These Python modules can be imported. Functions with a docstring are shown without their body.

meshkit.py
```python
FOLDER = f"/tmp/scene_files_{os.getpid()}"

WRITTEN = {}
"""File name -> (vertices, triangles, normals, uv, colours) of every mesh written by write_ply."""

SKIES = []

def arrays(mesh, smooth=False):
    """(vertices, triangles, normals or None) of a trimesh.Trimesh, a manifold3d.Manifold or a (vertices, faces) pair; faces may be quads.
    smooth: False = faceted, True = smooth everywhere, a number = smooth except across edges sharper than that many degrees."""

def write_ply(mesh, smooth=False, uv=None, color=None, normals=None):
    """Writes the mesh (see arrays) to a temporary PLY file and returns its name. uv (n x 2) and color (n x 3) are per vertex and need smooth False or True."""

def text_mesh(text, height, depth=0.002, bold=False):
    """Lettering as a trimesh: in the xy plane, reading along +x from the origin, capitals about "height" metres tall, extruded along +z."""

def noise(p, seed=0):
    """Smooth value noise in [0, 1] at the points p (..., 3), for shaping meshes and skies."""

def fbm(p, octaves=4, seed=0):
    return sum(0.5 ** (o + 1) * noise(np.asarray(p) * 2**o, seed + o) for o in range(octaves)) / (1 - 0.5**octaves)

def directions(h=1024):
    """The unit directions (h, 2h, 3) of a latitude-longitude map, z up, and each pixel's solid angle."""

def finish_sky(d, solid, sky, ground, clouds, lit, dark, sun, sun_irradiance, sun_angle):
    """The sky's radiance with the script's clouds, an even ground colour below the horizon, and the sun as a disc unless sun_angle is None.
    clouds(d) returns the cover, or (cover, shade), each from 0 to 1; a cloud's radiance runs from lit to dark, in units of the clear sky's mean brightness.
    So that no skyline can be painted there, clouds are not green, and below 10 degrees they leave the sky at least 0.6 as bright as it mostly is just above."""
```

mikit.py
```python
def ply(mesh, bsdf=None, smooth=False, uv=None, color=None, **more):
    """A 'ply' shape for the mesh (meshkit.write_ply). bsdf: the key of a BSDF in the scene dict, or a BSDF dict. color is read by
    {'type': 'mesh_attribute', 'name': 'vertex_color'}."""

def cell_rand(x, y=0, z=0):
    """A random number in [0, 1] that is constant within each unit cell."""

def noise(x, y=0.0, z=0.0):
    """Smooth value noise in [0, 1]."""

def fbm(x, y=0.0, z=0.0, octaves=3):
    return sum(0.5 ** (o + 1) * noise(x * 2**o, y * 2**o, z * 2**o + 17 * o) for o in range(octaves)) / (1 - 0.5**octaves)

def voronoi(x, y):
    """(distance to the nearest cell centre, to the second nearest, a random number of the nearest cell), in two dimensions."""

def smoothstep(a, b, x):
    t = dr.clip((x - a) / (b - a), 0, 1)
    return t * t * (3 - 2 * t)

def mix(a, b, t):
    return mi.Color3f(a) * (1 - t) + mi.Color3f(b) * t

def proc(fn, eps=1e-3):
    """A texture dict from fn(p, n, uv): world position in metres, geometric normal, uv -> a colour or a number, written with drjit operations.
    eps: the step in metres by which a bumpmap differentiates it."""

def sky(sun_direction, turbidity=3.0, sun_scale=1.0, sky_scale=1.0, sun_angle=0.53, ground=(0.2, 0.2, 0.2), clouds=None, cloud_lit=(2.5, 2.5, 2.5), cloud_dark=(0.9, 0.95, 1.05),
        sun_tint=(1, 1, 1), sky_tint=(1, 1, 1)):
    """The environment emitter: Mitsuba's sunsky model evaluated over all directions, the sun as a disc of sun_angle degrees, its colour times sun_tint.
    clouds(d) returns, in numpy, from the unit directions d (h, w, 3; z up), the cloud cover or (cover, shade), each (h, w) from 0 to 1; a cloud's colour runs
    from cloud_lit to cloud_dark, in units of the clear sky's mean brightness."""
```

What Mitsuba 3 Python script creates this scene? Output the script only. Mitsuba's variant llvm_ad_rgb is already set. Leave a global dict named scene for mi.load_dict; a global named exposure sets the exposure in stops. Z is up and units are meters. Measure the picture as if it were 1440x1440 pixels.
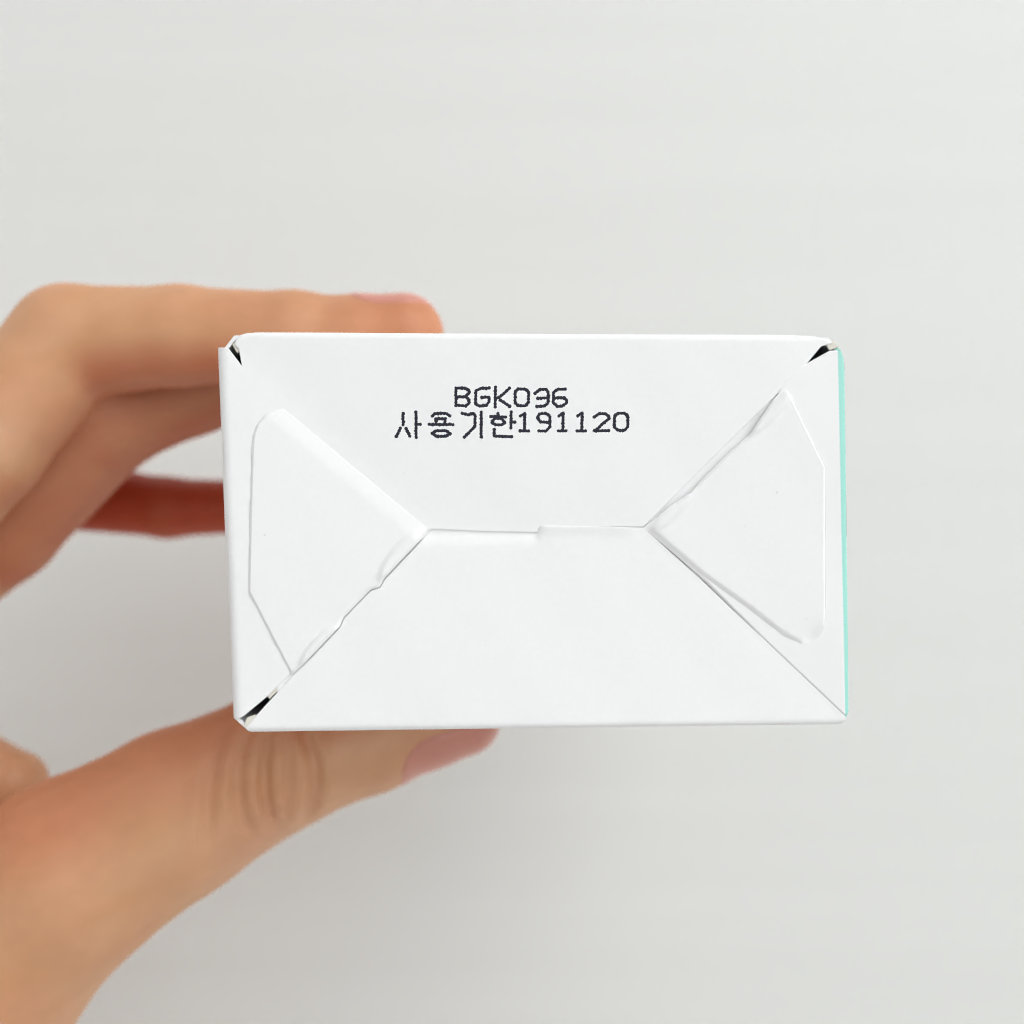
import math
import numpy as np, trimesh, shapely, shapely.geometry as sg, shapely.ops as so
import manifold3d as m3
import mitsuba as mi, drjit as dr
import mikit, meshkit

T = mi.ScalarTransform4f
rng = np.random.default_rng(7)
scene, labels = {}, {}
MM = 0.001

# ------------------------------------------------------------------ camera, light, exposure
FRONT = 0.175            # height of the carton's end face above the desk
DIST = 0.124             # lens to end face
exposure = 0.40
scene['camera'] = {
    'type': 'thinlens', 'fov': 2 * math.degrees(math.atan(720 * 0.08 / 124)), 'fov_axis': 'x',
    'aperture_radius': 0.0014, 'focus_distance': DIST, 'near_clip': 0.005, 'far_clip': 50.0,
    'to_world': T().look_at(origin=[0, 0, FRONT + DIST], target=[0, 0, 0], up=[0, 1, 0])}
# daylight from a large window beyond the upper right, soft light of the pale room around
def lamp(origin, target, sx, sy, rgb):
    return {'type': 'rectangle', 'to_world': T().look_at(origin=origin, target=target, up=[0, 0, 1]).scale([sx, sy, 1]),
            'bsdf': {'type': 'diffuse', 'reflectance': {'type': 'rgb', 'value': [0.5, 0.5, 0.5]}},
            'emitter': {'type': 'area', 'radiance': {'type': 'rgb', 'value': rgb}}}
scene['window'] = lamp([1.0, 0.95, 1.4], [0, 0, 0.1], 1.1, 0.95, [2.12, 2.19, 2.20])
scene['room_light'] = {'type': 'constant', 'radiance': {'type': 'rgb', 'value': [0.425, 0.42, 0.413]}}
labels['window'] = {'label': 'bright daylight window beyond the upper right of the desk', 'category': 'window'}

# ------------------------------------------------------------------ materials
def rgb(*c): return {'type': 'rgb', 'value': list(c)}
def principled(color, rough, spec=0.5, **k):
    return {'type': 'twosided', 'bsdf': {'type': 'principled', 'base_color': color, 'roughness': rough, 'specular': spec, **k}}

def desk_color(p, n, uv):
    g = mikit.fbm(p.x * 5, p.y * 130, 3.0, octaves=3) - 0.5
    w = mikit.fbm(p.x * 3 + 7, p.y * 9, 1.0, octaves=2) - 0.5
    return mikit.mix((0.68, 0.685, 0.665), (0.71, 0.716, 0.698), dr.clip(0.5 + 0.8 * g + 0.7 * w, 0, 1))
scene['mat_desk'] = principled(mikit.proc(desk_color), 0.55, 0.3)

def board_color(p, n, uv):
    f = mikit.fbm(p.x * 2600, p.y * 2600, p.z * 2600, octaves=2) - 0.5
    s = mi.Float(0)
    for x, y, a in ((-27.8, -2.6, 0.2), (29.8, 2.2, 0.22), (-12.2, 4.4, 0.1), (26.2, -1.6, 0.1), (33.1, -12.0, 0.08), (-3.0, -14.5, 0.08)):   # specks of dirt
        dx, dy = p.x * 1000 - x, p.y * 1000 - y
        s += a * dr.exp(-(dr.square(dx * 1.4 - dy * 0.5) + dr.square(dy)) / 0.02)
    return mi.Color3f(0.815, 0.82, 0.822) * (1 + 0.03 * f) * (1 - s)
board = {'type': 'principled', 'base_color': mikit.proc(board_color), 'roughness': 0.42, 'specular': 0.4}
def board_bump(p, n, uv):
    return 0.000016 * mikit.fbm(p.x * 900, p.y * 900, p.z * 900, octaves=3)
scene['mat_board'] = {'type': 'twosided', 'bsdf': {'type': 'bumpmap', 'arbitrary': mikit.proc(board_bump, 1e-4), 'scale': 1.0, 'bsdf': board}}
def mint_color(p, n, uv):
    d = 0.0376 + (0.0184 - p.y) * 0.0117 - p.x            # inward from the right-hand fold
    w = 0.00070 + 0.009 * p.y
    return mikit.mix((0.815, 0.82, 0.822), (0.32, 0.66, 0.585), 1 - mikit.smoothstep(w, w + 0.0002, d))
scene['mat_mint'] = {'type': 'twosided', 'bsdf': {'type': 'principled', 'base_color': mikit.proc(mint_color), 'roughness': 0.4, 'specular': 0.4}}
scene['mat_raw'] = principled(rgb(0.70, 0.675, 0.60), 0.8, 0.2)
scene['mat_ink'] = principled(rgb(0.014, 0.014, 0.026), 0.6, 0.3)
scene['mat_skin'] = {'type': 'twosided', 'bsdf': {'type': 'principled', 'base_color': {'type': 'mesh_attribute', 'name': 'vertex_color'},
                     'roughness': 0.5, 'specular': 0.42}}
scene['mat_nail'] = principled(rgb(0.54, 0.225, 0.17), 0.25, 0.5)

def put(key, mesh, mat, smooth=False, **k):
    n, base = 0, key
    while key in scene:
        n += 1
        key = f'{base}_{n:03d}'
    scene[key] = mikit.ply(mesh, mat, smooth=smooth, **k)
    return key

# ------------------------------------------------------------------ the desk
top = trimesh.creation.box((2.4, 1.8, 0.03)); top.apply_translation((0, 0, -0.015))
put('tabletop', top, 'mat_desk')
labels['tabletop'] = {'label': 'pale white desk top with faint grain, out of focus behind the hand', 'kind': 'structure'}

# ------------------------------------------------------------------ the carton: flat layout on a 0.08 mm grid, y down, centre 720, 720
U = 0.08
def q(pts):                                              # layout -> millimetres, y up
    a = np.asarray(pts, float)
    return np.stack([(a[:, 0] - 720) * U, (720 - a[:, 1]) * U], 1)
def line_dist(xy, a, b):                                 # signed distance to the line a-b (left of it positive)
    a, b = q([a])[0], q([b])[0]
    d = (b - a) / np.linalg.norm(b - a)
    w = xy - a
    return d[0] * w[:, 1] - d[1] * w[:, 0]
def sstep(a, b, x):
    t = np.clip((x - a) / (b - a), 0, 1)
    return t * t * (3 - 2 * t)

FOLDS = {'top': ((1180, 471), (330, 466)), 'bottom': ((340, 1031), (1192, 1020)),
         'left': ((302, 470), (326, 1035)), 'right': ((1196.3, 1030), (1189.8, 470))}
def roll(xy, side, r=0.8):                               # the bend where a flap turns over into its wall
    d = np.clip(line_dist(xy, *FOLDS[side]), 0, r)
    return -(r - np.sqrt(np.maximum(r * r - (r - d) ** 2, 0)))

def wave(xy, k=0):
    sag = np.min([line_dist(xy, *FOLDS[s]) / w for s, w in (('top', 21.6), ('bottom', 22.2), ('left', 24.4), ('right', 23.2))], axis=0)
    return -0.85 * np.clip(sag, 0, 1) + 0.07 * np.sin(xy[:, 0] * 0.16 + k) * np.cos(xy[:, 1] * 0.21 + 1.3 * k) + 0.02 * np.sin(xy[:, 0] * 0.5 + xy[:, 1] * 0.33 + k)

def sheet(poly, zf, thick=0.36, res=0.3, bev=0.07, folds=()):
    """A die-cut piece of board: its cut edges are chamfered by bev, the edges named in folds are not."""
    c = m3.CrossSection([q(poly)], m3.FillRule.NonZero)
    core = c.offset(-bev, m3.JoinType.Miter, 2.0)
    rim = sg.Polygon(q(poly)).exterior
    keep = sg.MultiLineString([q(e) for e in folds]) if folds else None
    parts = []
    for piece, edge in ((core, False), (c - core, True)):
        m = piece.extrude(thick).translate((0, 0, -thick)).refine_to_length(res).to_mesh()
        v, f = np.array(m.vert_properties[:, :3], float), np.array(m.tri_verts)
        if edge:
            p = shapely.points(v[:, :2])
            down = min(bev, 0.8 * thick) * np.clip(1 - shapely.distance(p, rim) / bev, 0, 1)
            if keep is not None:
                down *= sstep(0.02, 0.5, shapely.distance(p, keep))
            v[:, 2] -= np.where(v[:, 2] > -0.01, down, 0)
        v[:, 2] += zf(v[:, :2])
        parts.append(trimesh.Trimesh(v * MM + [0, 0, FRONT], f, process=False))
    return trimesh.util.concatenate(parts)

# wall tube, chamfered corners, one panel per side
ring = q([(309, 493), (327, 470), (1168, 473), (1185, 492), (1189, 515), (1195, 1006), (1186, 1020), (347, 1030), (327, 1012)])
cs = m3.CrossSection([ring], m3.FillRule.NonZero)
LEN = 110.0
tube = (cs - cs.offset(-0.42, m3.JoinType.Miter, 2.0)).extrude(LEN).translate((0, 0, -LEN - 0.8))
cx = q([(760, 745)])[0]
def panel(a, b):
    w = np.array([cx, cx + (q([a])[0] - cx) * 1.3, cx + (q([b])[0] - cx) * 1.3])
    area = sum(w[i][0] * w[(i + 1) % 3][1] - w[(i + 1) % 3][0] * w[i][1] for i in range(3))
    wedge = m3.CrossSection([w if area > 0 else w[::-1]], m3.FillRule.NonZero).extrude(LEN + 4).translate((0, 0, -LEN - 2))
    m = (tube ^ wedge).to_mesh()
    return trimesh.Trimesh(m.vert_properties[:, :3] * MM + [0, 0, FRONT], m.tri_verts, process=False)
put('carton__wall_panel', panel((317, 482), (1176, 481)), 'mat_board')
put('carton__wall_panel', panel((1176, 481), (1191, 1013)), 'mat_mint')
put('carton__wall_panel', panel((1191, 1013), (336, 1021)), 'mat_board')
put('carton__wall_panel', panel((336, 1021), (317, 482)), 'mat_board')
m = cs.offset(-0.43, m3.JoinType.Miter, 2.0).extrude(0.4).translate((0, 0, -LEN - 0.8)).to_mesh()
put('carton__end_panel', trimesh.Trimesh(m.vert_properties[:, :3] * MM + [0, 0, FRONT], m.tri_verts, process=False), 'mat_raw')

FA, FB = (605, 744), (398, 571)          # fold of the upper flap's glued tab
GA, GB = (906, 742), (1190, 1006)        # fold of the lower flap's glued tab
upper = [(329, 484), (331, 477), (337, 471), (346, 468), (365, 466.5), (1120, 470), (1145, 472.5), (1163, 477), (1172, 482), (1155, 487), (1130, 517), (906, 741), (760, 741), (757, 744), (756, 749), (680, 747.5), FA, FB, (340, 517), (335, 490)]
lower = [(345, 1024), (350, 1031), (1184, 1020), (1190, 1013), (1189, 1008), (985, 814), GA, (832, 740), (764, 739), (760, 741), (754, 747), (680, 745.5), (608, 743), (541, 814), (534, 827), (521, 831), (483, 870), (478, 882), (424, 938), (411, 951), (384, 980), (364, 1002), (354, 1014)]
left = [(302, 487), (309, 488), (320, 489), (339, 514), (401, 569), (424, 606), (425, 925), (407, 948), (375, 980), (344, 1006), (332, 1013), (325, 1012), (313, 760)]
right = [(1190, 520), (1187, 503), (1182, 492), (1167, 493), (1129, 514), (1096, 548), (1080, 640), (1010, 740), (985, 810), (1080, 904.5), (1188, 1007), (1196, 1002), (1193, 760)]
tabl = [FA, FB, (386, 576), (373, 583), (362, 595), (356, 610), (354, 626), (352, 700), (349, 832), (380, 893), (409, 949), (424, 937), (477, 881), (482, 869), (520, 830), (533, 826), (540, 813)]
tabr = [GA, (985, 810), (1050, 857), (1100, 896), (1120, 906), (1140, 904), (1152, 895), (1159, 880), (1160, 860), (1160, 657), (1108, 549), (1104, 544), (1088, 562), (1064, 597), (1056, 610), (1022, 640), (984, 679), (974, 692), (944, 711), (918, 733)]

def bump(xy, c, ang, a, b, h, soft=0.35):                 # a pressed oval
    c = q([c])[0]
    d = xy - c
    u = d[:, 0] * math.cos(ang) + d[:, 1] * math.sin(ang)
    v = -d[:, 0] * math.sin(ang) + d[:, 1] * math.cos(ang)
    return h * (1 - sstep(1 - soft, 1 + soft, np.sqrt((u / a) ** 2 + (v / b) ** 2)))

def z_upper(xy):
    return roll(xy, 'top', 0.6) + wave(xy, 0)
def z_lower(xy):
    x = xy[:, 0] / U + 720
    y = 720 - xy[:, 1] / U
    tuck = np.exp(-((y - 748) / 12) ** 2) * (1 - sstep(754, 760, x))
    return roll(xy, 'bottom') + wave(xy, 0) - 0.03 - 0.32 * tuck + 0.16 * np.exp(-((y - 742) / 9) ** 2) * sstep(760, 766, x) * (1 - sstep(880, 905, x))
def z_left(xy): return roll(xy, 'left', 1.3) + wave(xy, 0) - 0.02
def z_right(xy): return roll(xy, 'right', 0.8) + wave(xy, 0) + 0.07
def z_tabl(xy):
    d = -line_dist(xy, FA, FB) if line_dist(xy, FA, FB)[0] < -1e9 else np.abs(line_dist(xy, FA, FB))
    z = 0.34 * sstep(-0.7, 2.4, d) - 0.04 + wave(xy, 0)
    z += bump(xy, (562, 782), math.radians(50), 3.4, 1.0, 0.4, 0.22)
    z += bump(xy, (449, 909), math.radians(46), 3.0, 0.8, 0.42, 0.22)
    z -= bump(xy, (508, 846), math.radians(46), 1.6, 0.8, 0.12)
    return z
def z_tabr(xy):
    pts = [(906, 742), (985, 810), (1050, 857), (1100, 896), (1120, 906)]
    d = so.unary_union([sg.LineString(q(pts))])
    dist = np.array([d.distance(sg.Point(*p)) for p in xy])
    up = sg.LineString(q([(1104, 544), (906, 742)]))
    rise = np.array([up.distance(sg.Point(*p)) for p in xy])
    z = 0.02 + 0.40 * sstep(0.0, 0.75, dist) * sstep(-0.3, 1.6, rise) + wave(xy, 0)
    z -= 0.3 * np.exp(-(np.linalg.norm(xy - q([(1143, 901)])[0], axis=1) / 1.5) ** 2)
    z += bump(xy, (1082, 583), math.radians(45), 3.2, 0.65, 0.3, 0.25)
    z += bump(xy, (948, 715), math.radians(47), 3.2, 0.75, 0.3, 0.25)
    return z
put('carton__flap', sheet(upper, z_upper, folds=[(FA, FB, (338, 515)), ((320, 466), (1190, 472))]), 'mat_board', smooth=35)
put('carton__flap', sheet(lower, z_lower, bev=0.06, folds=[(GA, (985, 812)), ((330, 1031), (1200, 1020))]), 'mat_board', smooth=35)
put('carton__side_flap', sheet(left, z_left, folds=[((302, 480), (326, 1020)), (FB, (338, 515))]), 'mat_board', smooth=35)
put('carton__side_flap', sheet(right, z_right, bev=0.2, folds=[((1183, 480), (1196, 1010)), ((1130, 514), (1080, 560))]), 'mat_mint', smooth=35)
put('carton__flap__glue_tab', sheet(tabl, z_tabl, thick=0.46, res=0.25, bev=0.3, folds=[(FA, FB)]), 'mat_board', smooth=35)
put('carton__flap_001__glue_tab', sheet(tabr, z_tabr, thick=0.4, res=0.25, bev=0.22, folds=[(GA, (985, 810), (1050, 857), (1100, 896), (1120, 906)), ((1104, 544), (906, 742)), ((1120, 906), (1140, 904), (1152, 895), (1159, 880))]), 'mat_board', smooth=35)
inner = [(400, 590), (560, 690), (900, 700), (1105, 515), (1150, 560), (1182, 996), (930, 800), (760, 790), (600, 790), (388, 981), (385, 900), (380, 650)]
put('carton__inner_layer', sheet(inner, lambda xy: wave(xy, 0) - 0.42, res=1.0), 'mat_board', smooth=35)
for pts, zz in (([(325, 484), (333, 475), (338, 488), (332, 496)], 0.35), ([(1162, 483), (1174, 478), (1181, 487), (1168, 492)], 0.3),
                ([(346, 1010), (357, 1006), (363, 1010), (352, 1029), (341, 1023)], 0.32), ([(412, 951), (402, 944), (372, 978), (377, 985)], 0.5)):
    put('carton__board_edge', sheet(pts, lambda xy: wave(xy, 0) - zz, thick=0.3, res=0.6), 'mat_raw', smooth=35)
labels['carton'] = {'label': 'white folded cardboard carton held end-on, stamped with a batch code and date, mint right side', 'category': 'carton'}
labels['carton__wall_panel_001'] = {'label': 'mint green printed side panel of the carton'}
labels['carton__flap'] = {'label': 'upper end flap stamped with two lines of black code'}
labels['carton__flap_001'] = {'label': 'plain lower end flap'}

# stamped code: strokes of the dot printer (layout units)
def strokes(lines, ox, oy, s=8.0):
    return [np.array(l, float) / s + [ox, oy] for l in lines]
code1 = strokes([
    [(88, 85), (88, 280)], [(88, 85), (190, 85), (235, 107), (238, 142), (195, 180), (95, 185)], [(195, 182), (240, 215), (238, 255), (195, 284), (88, 276)],
    [(465, 84), (370, 86), (312, 115), (308, 265), (350, 285), (420, 282), (462, 240), (462, 186), (380, 190)],
    [(533, 75), (530, 295)], [(690, 85), (640, 135), (572, 190), (535, 196)], [(590, 220), (690, 287)],
    [(790, 95), (755, 125), (755, 245), (790, 281), (870, 282), (905, 245), (908, 125), (875, 95), (790, 95)],
    [(980, 140), (1030, 100), (1095, 95), (1125, 120), (1128, 190), (1010, 200)], [(1128, 190), (1128, 245), (1090, 285), (1005, 290)],
    [(1320, 97), (1230, 98), (1188, 130), (1185, 250), (1230, 288), (1290, 285), (1338, 245), (1335, 215), (1300, 190), (1200, 192)]], 630, 535)
code2 = strokes([
    [(170, 85), (172, 215)], [(140, 255), (95, 345)], [(205, 260), (250, 345)], [(318, 75), (318, 355)], [(318, 210), (365, 212)],
    [(500, 114), (540, 88), (655, 88), (697, 114)], [(535, 148), (650, 148)], [(543, 150), (543, 205)], [(642, 150), (642, 205)], [(465, 213), (735, 213)],
    [(500, 312), (540, 282), (655, 282), (700, 312), (655, 346), (540, 346), (500, 312)],
    [(840, 88), (920, 105), (955, 85), (985, 110), (980, 240), (940, 275), (865, 355)], [(1055, 75), (1050, 352)],
    [(1240, 88), (1240, 108)], [(1165, 122), (1325, 130)], [(1205, 145), (1170, 187), (1210, 215), (1285, 218), (1320, 185), (1280, 145), (1205, 145)],
    [(1390, 75), (1388, 250)], [(1390, 185), (1430, 185)], [(1200, 270), (1200, 346), (1395, 349)]], 545, 570) + strokes([
    [(135, 118), (185, 85), (180, 275)], [(130, 285), (225, 285)],
    [(470, 187), (360, 185), (325, 140), (350, 92), (425, 88), (465, 115), (468, 240), (425, 285), (345, 285)],
    [(570, 118), (618, 80), (612, 275)], [(565, 285), (650, 285)],
    [(785, 115), (832, 80), (825, 275)], [(775, 285), (870, 285)],
    [(970, 128), (1020, 92), (1090, 90), (1135, 120), (1132, 150), (1060, 205), (1000, 265), (965, 284), (1130, 282)],
    [(1235, 88), (1197, 120), (1195, 240), (1235, 279), (1310, 279), (1345, 240), (1350, 120), (1310, 85), (1235, 88)]], 715, 570)
def stamp(lines):
    jit = np.random.default_rng(3)
    shp = []
    for l in lines:                                       # beads of ink along each stroke, run together
        g = sg.LineString(q(l))
        shp.append(g.buffer(0.15, quad_segs=3))
        for t in np.linspace(0, g.length, max(2, int(round(g.length / 0.36)) + 1)):
            p = g.interpolate(t)
            shp.append(sg.Point(p.x + jit.normal(0, 0.018), p.y + jit.normal(0, 0.018)).buffer(0.2 + jit.normal(0, 0.014), quad_segs=3))
    shp = so.unary_union(shp)
    parts = []
    for g in getattr(shp, 'geoms', [shp]):
        c = m3.CrossSection([np.array(g.exterior.coords)[:-1]] + [np.array(i.coords)[:-1] for i in g.interiors], m3.FillRule.EvenOdd)
        e = c.extrude(0.06).translate((0, 0, -0.04)).refine_to_length(0.6).to_mesh()
        v = np.array(e.vert_properties[:, :3], float)
        v[:, 2] += z_upper(v[:, :2])
        parts.append(trimesh.Trimesh(v * MM + [0, 0, FRONT], e.tri_verts, process=False))
    return trimesh.util.concatenate(parts)
put('carton__flap__batch_code', stamp(code1), 'mat_ink')
put('carton__flap__expiry_date', stamp(code2), 'mat_ink')
labels['carton__flap__batch_code'] = {'label': 'black stamped batch code, first line'}
labels['carton__flap__expiry_date'] = {'label': 'black stamped expiry date in Korean and digits, second line'}

# ------------------------------------------------------------------ the hand: a distance field meshed as one skin
def at(px, py, depth):
    s = U * (1 + depth / 124)
    return np.array([(px - 720) * s, (720 - py) * s, -depth])
FINGERS = {   # joint: (layout x, y, depth mm, radius mm), from tip to knuckle
    'index': [(568, 470, 40, 5.9), (500, 475, 40, 6.0), (415, 474, 40, 6.6), (255, 472, 41, 7.3), (98, 482, 42, 8.5), (-30, 630, 38, 8.9), (-170, 765, 36, 11.0)],
    'middle': [(520, 486, 57, 6.2), (410, 496, 57, 6.8), (270, 543, 58, 7.9), (150, 578, 55, 9.6), (-2, 738, 58, 9.6), (-160, 850, 58, 11.0)],
    'ring': [(520, 500, 73, 6.0), (400, 515, 73, 6.6), (260, 545, 73, 7.3), (110, 590, 74, 8.2), (-40, 740, 75, 9.0), (-170, 860, 76, 10.5)],
    'little': [(390, 712, 84, 4.6), (235, 714, 85, 5.6), (80, 694, 86, 6.8), (-50, 790, 88, 7.6), (-160, 880, 90, 9.5)],
    'thumb': [(648, 1004, 45, 6.3), (600, 1012, 44, 7.0), (520, 1036, 42, 8.2), (393, 1068, 39, 10.2), (247, 1144, 36, 12.0), (100, 1231, 34, 13.8), (-60, 1380, 36, 16.0), (-230, 1500, 45, 18.0)],
}
PALM = [((-170, 765, 36, 11.0), (-260, 1300, 60, 14)), ((-160, 850, 58, 11.0), (-280, 1350, 72, 14)), ((-170, 860, 76, 10.5), (-300, 1400, 84, 14)),
        ((-160, 880, 90, 9.5), (-300, 1400, 95, 15)), ((-60, 1380, 36, 16), (-290, 1150, 60, 11)), ((-270, 1380, 66, 17), (-330, 1650, 75, 19)), ((-310, 1390, 85, 15), (-360, 1650, 85, 19)),
        ((-330, 1650, 76, 19), (-520, 2150, 85, 24)), ((-370, 1650, 85, 18), (-560, 2150, 95, 24)), ((20, 1102, 60, 5.5), (-180, 1065, 62, 13))]

def cone(p, a, b, ra, rb):
    ba = b - a
    t = np.clip(((p - a) @ ba) / (ba @ ba), 0, 1)
    return np.sqrt(np.maximum(((p - a - t[:, None] * ba) ** 2).sum(1), 1e-12)) - (ra + (rb - ra) * t)
def smin(a, b, k):
    h = np.clip(0.5 + 0.5 * (b - a) / k, 0, 1)
    return b + (a - b) * h - k * h * (1 - h)

CH = {n: [(at(*j[:3]).astype(np.float32), j[3]) for j in js] for n, js in FINGERS.items()}
BONES = [(at(*a[:3]).astype(np.float32), at(*b[:3]).astype(np.float32), a[3], b[3]) for a, b in PALM]
def axis_of(name, i, j):
    a, b = CH[name][i][0], CH[name][j][0]
    return a, (b - a) / np.linalg.norm(b - a)
def grooves(p, d):                                        # skin folds over the thumb's joint, creases at the other joints
    a, ax = axis_of('thumb', 3, 2)                        # from the joint towards the tip
    w = p - a
    s = w @ ax
    side = np.cross(ax, [0, 0, 1]); side /= np.linalg.norm(side)
    v = w @ side
    r = np.sqrt(np.maximum((w * w).sum(1) - s * s, 0))
    near = (r < 14) & (np.abs(s) < 16)
    out = np.zeros(len(p))
    for s0, k, c, depth, wd in ((-9.6, -0.32, 0.01, 0.4, 1.0), (-5.8, -0.24, 0.035, 0.6, 1.0), (-2.2, -0.2, 0.02, 0.85, 0.95), (1.2, -0.2, -0.012, 0.4, 0.8), (4.7, -0.04, -0.034, 0.85, 1.05)):
        x = s - (s0 + k * v + c * v * v)
        fade = sstep(-9, -4, v) * (1 - sstep(5.0, 9.5, v))
        out += fade * 1.15 * depth * (np.exp(-(x / wd) ** 2) - 0.45 * np.exp(-((x - 1.7 * wd) / (1.1 * wd)) ** 2) - 0.3 * np.exp(-((x + 1.8 * wd) / (1.3 * wd)) ** 2))
    return d + np.where(near, out, 0)

def sdf(p):
    p = p.astype(np.float32)
    d = None
    for n, js in CH.items():
        f = None
        for (a, ra), (b, rb) in zip(js[:-1], js[1:]):
            c = cone(p, a, b, ra, rb)
            f = c if f is None else smin(f, c, 1.6)
        d = f if d is None else smin(d, f, 1.2)
    palm = None
    for a, b, ra, rb in BONES:
        c = cone(p, a, b, ra, rb)
        palm = c if palm is None else smin(palm, c, 8.0)
    d = smin(d, palm, 6.0)
    return grooves(p, d)

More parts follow.
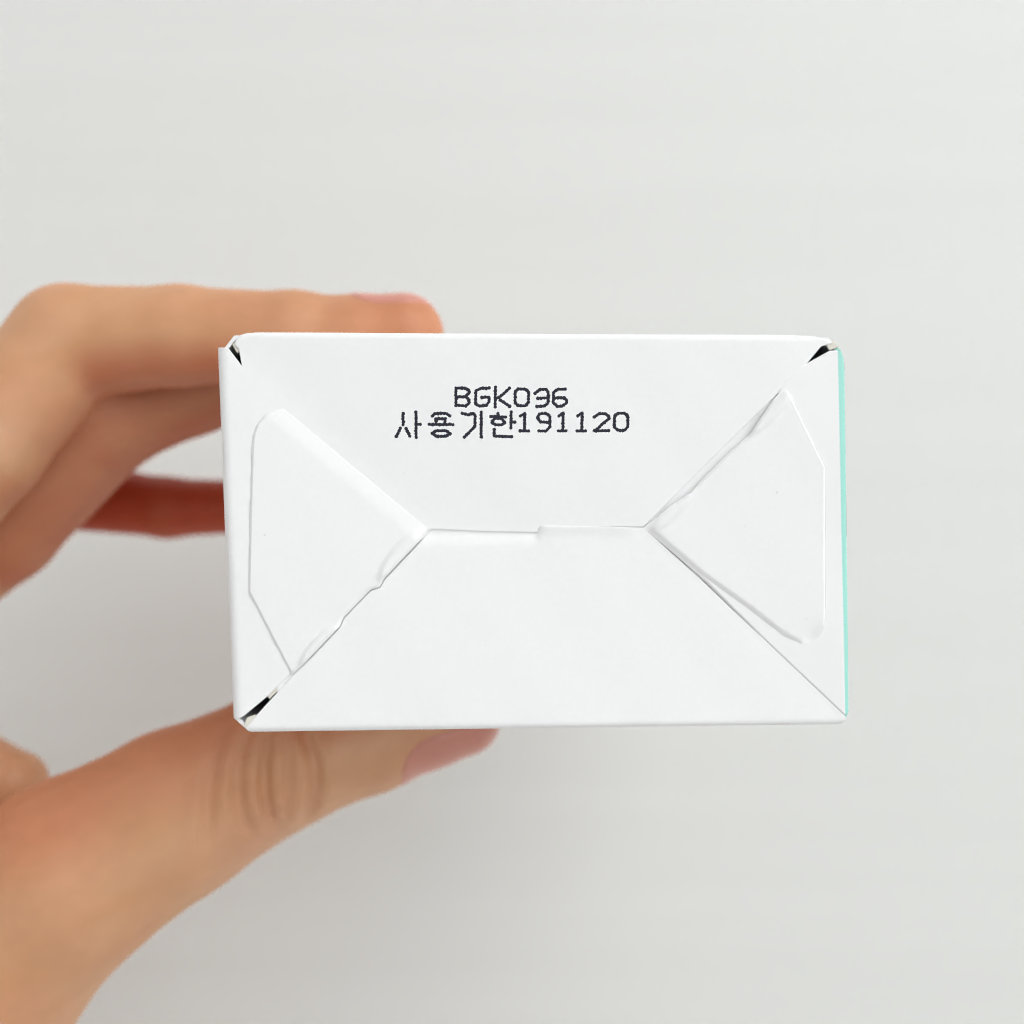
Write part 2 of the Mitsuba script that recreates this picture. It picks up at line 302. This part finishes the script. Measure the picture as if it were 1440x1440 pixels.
def surface(fn, lo, hi, h):                               # surface nets
    n = np.ceil((np.array(hi) - lo) / h).astype(int) + 1
    ax = [lo[i] + h * np.arange(n[i]) for i in range(3)]
    D = np.empty(n, np.float32)
    for i in range(0, n[0], 8):
        g = np.stack(np.meshgrid(ax[0][i:i + 8], ax[1], ax[2], indexing='ij'), -1)
        D[i:i + 8] = fn(g.reshape(-1, 3)).reshape(g.shape[:3])
    S = D < 0
    c = sum(S[a:n[0] - 1 + a, b:n[1] - 1 + b, e:n[2] - 1 + e].astype(np.int8) for a in (0, 1) for b in (0, 1) for e in (0, 1))
    cells = np.argwhere((c > 0) & (c < 8))
    idx = -np.ones(n - 1, int); idx[tuple(cells.T)] = np.arange(len(cells))
    acc, cnt = np.zeros((len(cells), 3)), np.zeros(len(cells))
    corner = [(a, b, e) for a in (0, 1) for b in (0, 1) for e in (0, 1)]
    val = {k: D[tuple((cells + k).T)] for k in corner}
    for k in corner:
        for m in range(3):
            if k[m] == 0:
                l = list(k); l[m] = 1; l = tuple(l)
                cross = (val[k] < 0) != (val[l] < 0)
                t = val[k] / np.where(cross, val[k] - val[l], 1)
                pt = np.tile(np.array(k, float), (len(cells), 1)); pt[:, m] += t
                acc[cross] += pt[cross]; cnt[cross] += 1
    v = lo + h * (cells + acc / cnt[:, None])
    quads = []
    for m in range(3):
        u, w = (m + 1) % 3, (m + 2) % 3
        e = np.zeros(3, int); e[m] = 1
        sl0 = [slice(1, n[i] - 1) for i in range(3)]; sl0[m] = slice(0, n[m] - 1)
        sl1 = list(sl0); sl1[m] = slice(1, n[m])
        A, B = S[tuple(sl0)], S[tuple(sl1)]
        off = np.array([1, 1, 1]); off[m] = 0
        for sign in (0, 1):
            e0 = np.argwhere(A & ~B if sign == 0 else ~A & B) + off
            eu, ew = np.zeros(3, int), np.zeros(3, int); eu[u] = 1; ew[w] = 1
            qd = np.stack([idx[tuple((e0 - eu - ew).T)], idx[tuple((e0 - ew).T)], idx[tuple(e0.T)], idx[tuple((e0 - eu).T)]], 1)
            quads.append(qd if sign == 0 else qd[:, ::-1])
    qd = np.vstack(quads)
    return v, np.vstack([qd[:, [0, 1, 2]], qd[:, [0, 2, 3]]])
def gradient(fn, v, e=0.25):
    g = np.stack([fn(v + d) - fn(v - d) for d in np.eye(3) * e], 1)
    return g / (np.linalg.norm(g, axis=1, keepdims=True) + 1e-9)
def project(fn, v, steps=3):
    for _ in range(steps):
        v = v - np.clip(fn(v), -1, 1)[:, None] * gradient(fn, v)
    return v

lo, hi = np.array([-215.0, -215.0, -135.0]), np.array([6.0, 44.0, -10.0])
v, f = surface(sdf, lo, hi, 1.25)
big = trimesh.Trimesh(v, f, process=False)
near = np.where((big.triangles_center[:, 0] > -95) & (big.triangles_center[:, 1] > -95))[0]
v, f = trimesh.remesh.subdivide(big.vertices, big.faces, near)[:2]
hand = trimesh.Trimesh(project(sdf, v), f, process=False)

def vnoise(p, s, k):
    return meshkit.fbm(p * s + k) if hasattr(meshkit, 'fbm') else np.zeros(len(p))
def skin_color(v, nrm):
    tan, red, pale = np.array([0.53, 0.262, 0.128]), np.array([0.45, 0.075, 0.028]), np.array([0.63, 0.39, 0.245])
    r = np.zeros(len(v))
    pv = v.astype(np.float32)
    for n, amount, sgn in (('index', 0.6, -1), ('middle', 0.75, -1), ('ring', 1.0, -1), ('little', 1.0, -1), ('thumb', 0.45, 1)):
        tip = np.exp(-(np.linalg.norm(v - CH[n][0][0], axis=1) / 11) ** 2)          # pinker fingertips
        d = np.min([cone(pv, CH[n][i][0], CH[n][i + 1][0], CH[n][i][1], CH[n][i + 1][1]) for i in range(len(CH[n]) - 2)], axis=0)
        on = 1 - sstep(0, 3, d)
        pad_glow = sstep(0.0, 0.75, sgn * nrm[:, 1] - 0.3 * nrm[:, 0] * sgn * (-1 if n != 'thumb' else 0))    # palm side redder, with glow through the flesh and shade painted in
        r = np.maximum(r, on * np.maximum(0.5 * tip, amount * np.maximum(pad_glow, 1.0 if n in ('little', 'ring') else 0.62 if n == 'middle' else 0.0)))  # rear fingers tinted all round, their glow and shade put into the colour
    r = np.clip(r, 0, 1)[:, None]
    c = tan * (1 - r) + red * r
    a, ax = axis_of('thumb', 4, 2)
    st = v - 0.7 * ((v - a) @ ax)[:, None] * ax                       # tone drawn out along the thumb
    m = np.clip(0.5 + 2.6 * (vnoise(st, 0.10, 3.0) - 0.5), 0, 1)[:, None] * (1 - r)
    c = c * (1 - 0.5 * m) + pale * 0.5 * m
    b = np.clip(0.5 + 3.0 * (vnoise(v, 0.085, 31.0) - 0.5), 0, 1)[:, None] * (1 - r)
    c = c * (1 - 0.3 * b) + np.array([0.52, 0.21, 0.125]) * 0.3 * b       # pinker patches
    return np.clip(c * (1 + 0.12 * (vnoise(v, 0.5, 11.0) - 0.5))[:, None], 0, 1)
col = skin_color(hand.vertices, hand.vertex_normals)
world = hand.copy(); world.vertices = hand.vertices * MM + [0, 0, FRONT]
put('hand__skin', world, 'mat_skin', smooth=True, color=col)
labels['hand'] = {'label': "person's left hand holding the white carton between thumb and curled fingers", 'category': 'hand'}

def nail(name, i, j, s0, s1, half, dorsal, lift=0.28):
    a, ax = axis_of(name, i, j)                           # ax: towards the palm
    d = np.array(dorsal, float); d -= (d @ ax) * ax; d /= np.linalg.norm(d)
    e = np.cross(ax, d)
    S, W = 26, 22
    ss, ww = np.meshgrid(np.linspace(-1, 1, S), np.linspace(-1, 1, W), indexing='ij')
    k = np.sqrt(np.maximum(1 - np.abs(ss) ** 3.2, 0.0)) ** 0.9
    ang = ww * half * np.maximum(k, 0.02)
    o = a + ax * 1.0 * ((s0 + s1) / 2 + (s1 - s0) / 2 * ss)[..., None]
    dr_ = np.cos(ang)[..., None] * d + np.sin(ang)[..., None] * e
    def hit(level):
        lo_, hi_ = np.zeros(ss.size), np.full(ss.size, 16.0)
        oo, dd = o.reshape(-1, 3), dr_.reshape(-1, 3)
        for _ in range(18):
            mid = (lo_ + hi_) / 2
            out = sdf(oo + dd * mid[:, None]) > level
            hi_ = np.where(out, mid, hi_); lo_ = np.where(out, lo_, mid)
        return oo + dd * lo_[:, None]
    edge = (1 - np.maximum(np.abs(ss), np.abs(ww)) ** 6).ravel()[:, None]
    dd = dr_.reshape(-1, 3)
    topv = hit(0.0) + dd * (0.05 + lift * np.sqrt(edge)) 
    botv = hit(0.0) - dd * 0.4
    g = np.arange(S * W).reshape(S, W)
    qd = np.stack([g[:-1, :-1], g[1:, :-1], g[1:, 1:], g[:-1, 1:]], -1).reshape(-1, 4)
    b = np.concatenate([g[0, :], g[1:, -1], g[-1, -2::-1], g[-2:0:-1, 0]])
    nx = np.roll(b, -1); N = S * W
    faces = np.vstack([qd[:, [0, 1, 2]], qd[:, [0, 2, 3]], qd[:, [0, 2, 1]] + N, qd[:, [0, 3, 2]] + N, np.stack([b, b + N, nx], 1), np.stack([nx, b + N, nx + N], 1)])
    m = trimesh.Trimesh(np.vstack([topv, botv]) * MM + [0, 0, FRONT], faces, process=False)
    m.fix_normals()
    return m
put('hand__nail', nail('thumb', 0, 2, -5.4, 11.5, 1.05, (0.15, -0.9, 0.4), 0.2), 'mat_nail', smooth=40)
put('hand__nail', nail('index', 0, 2, -4.8, 8.0, 0.95, (0, 1.0, -0.1), 0.18), 'mat_nail', smooth=40)
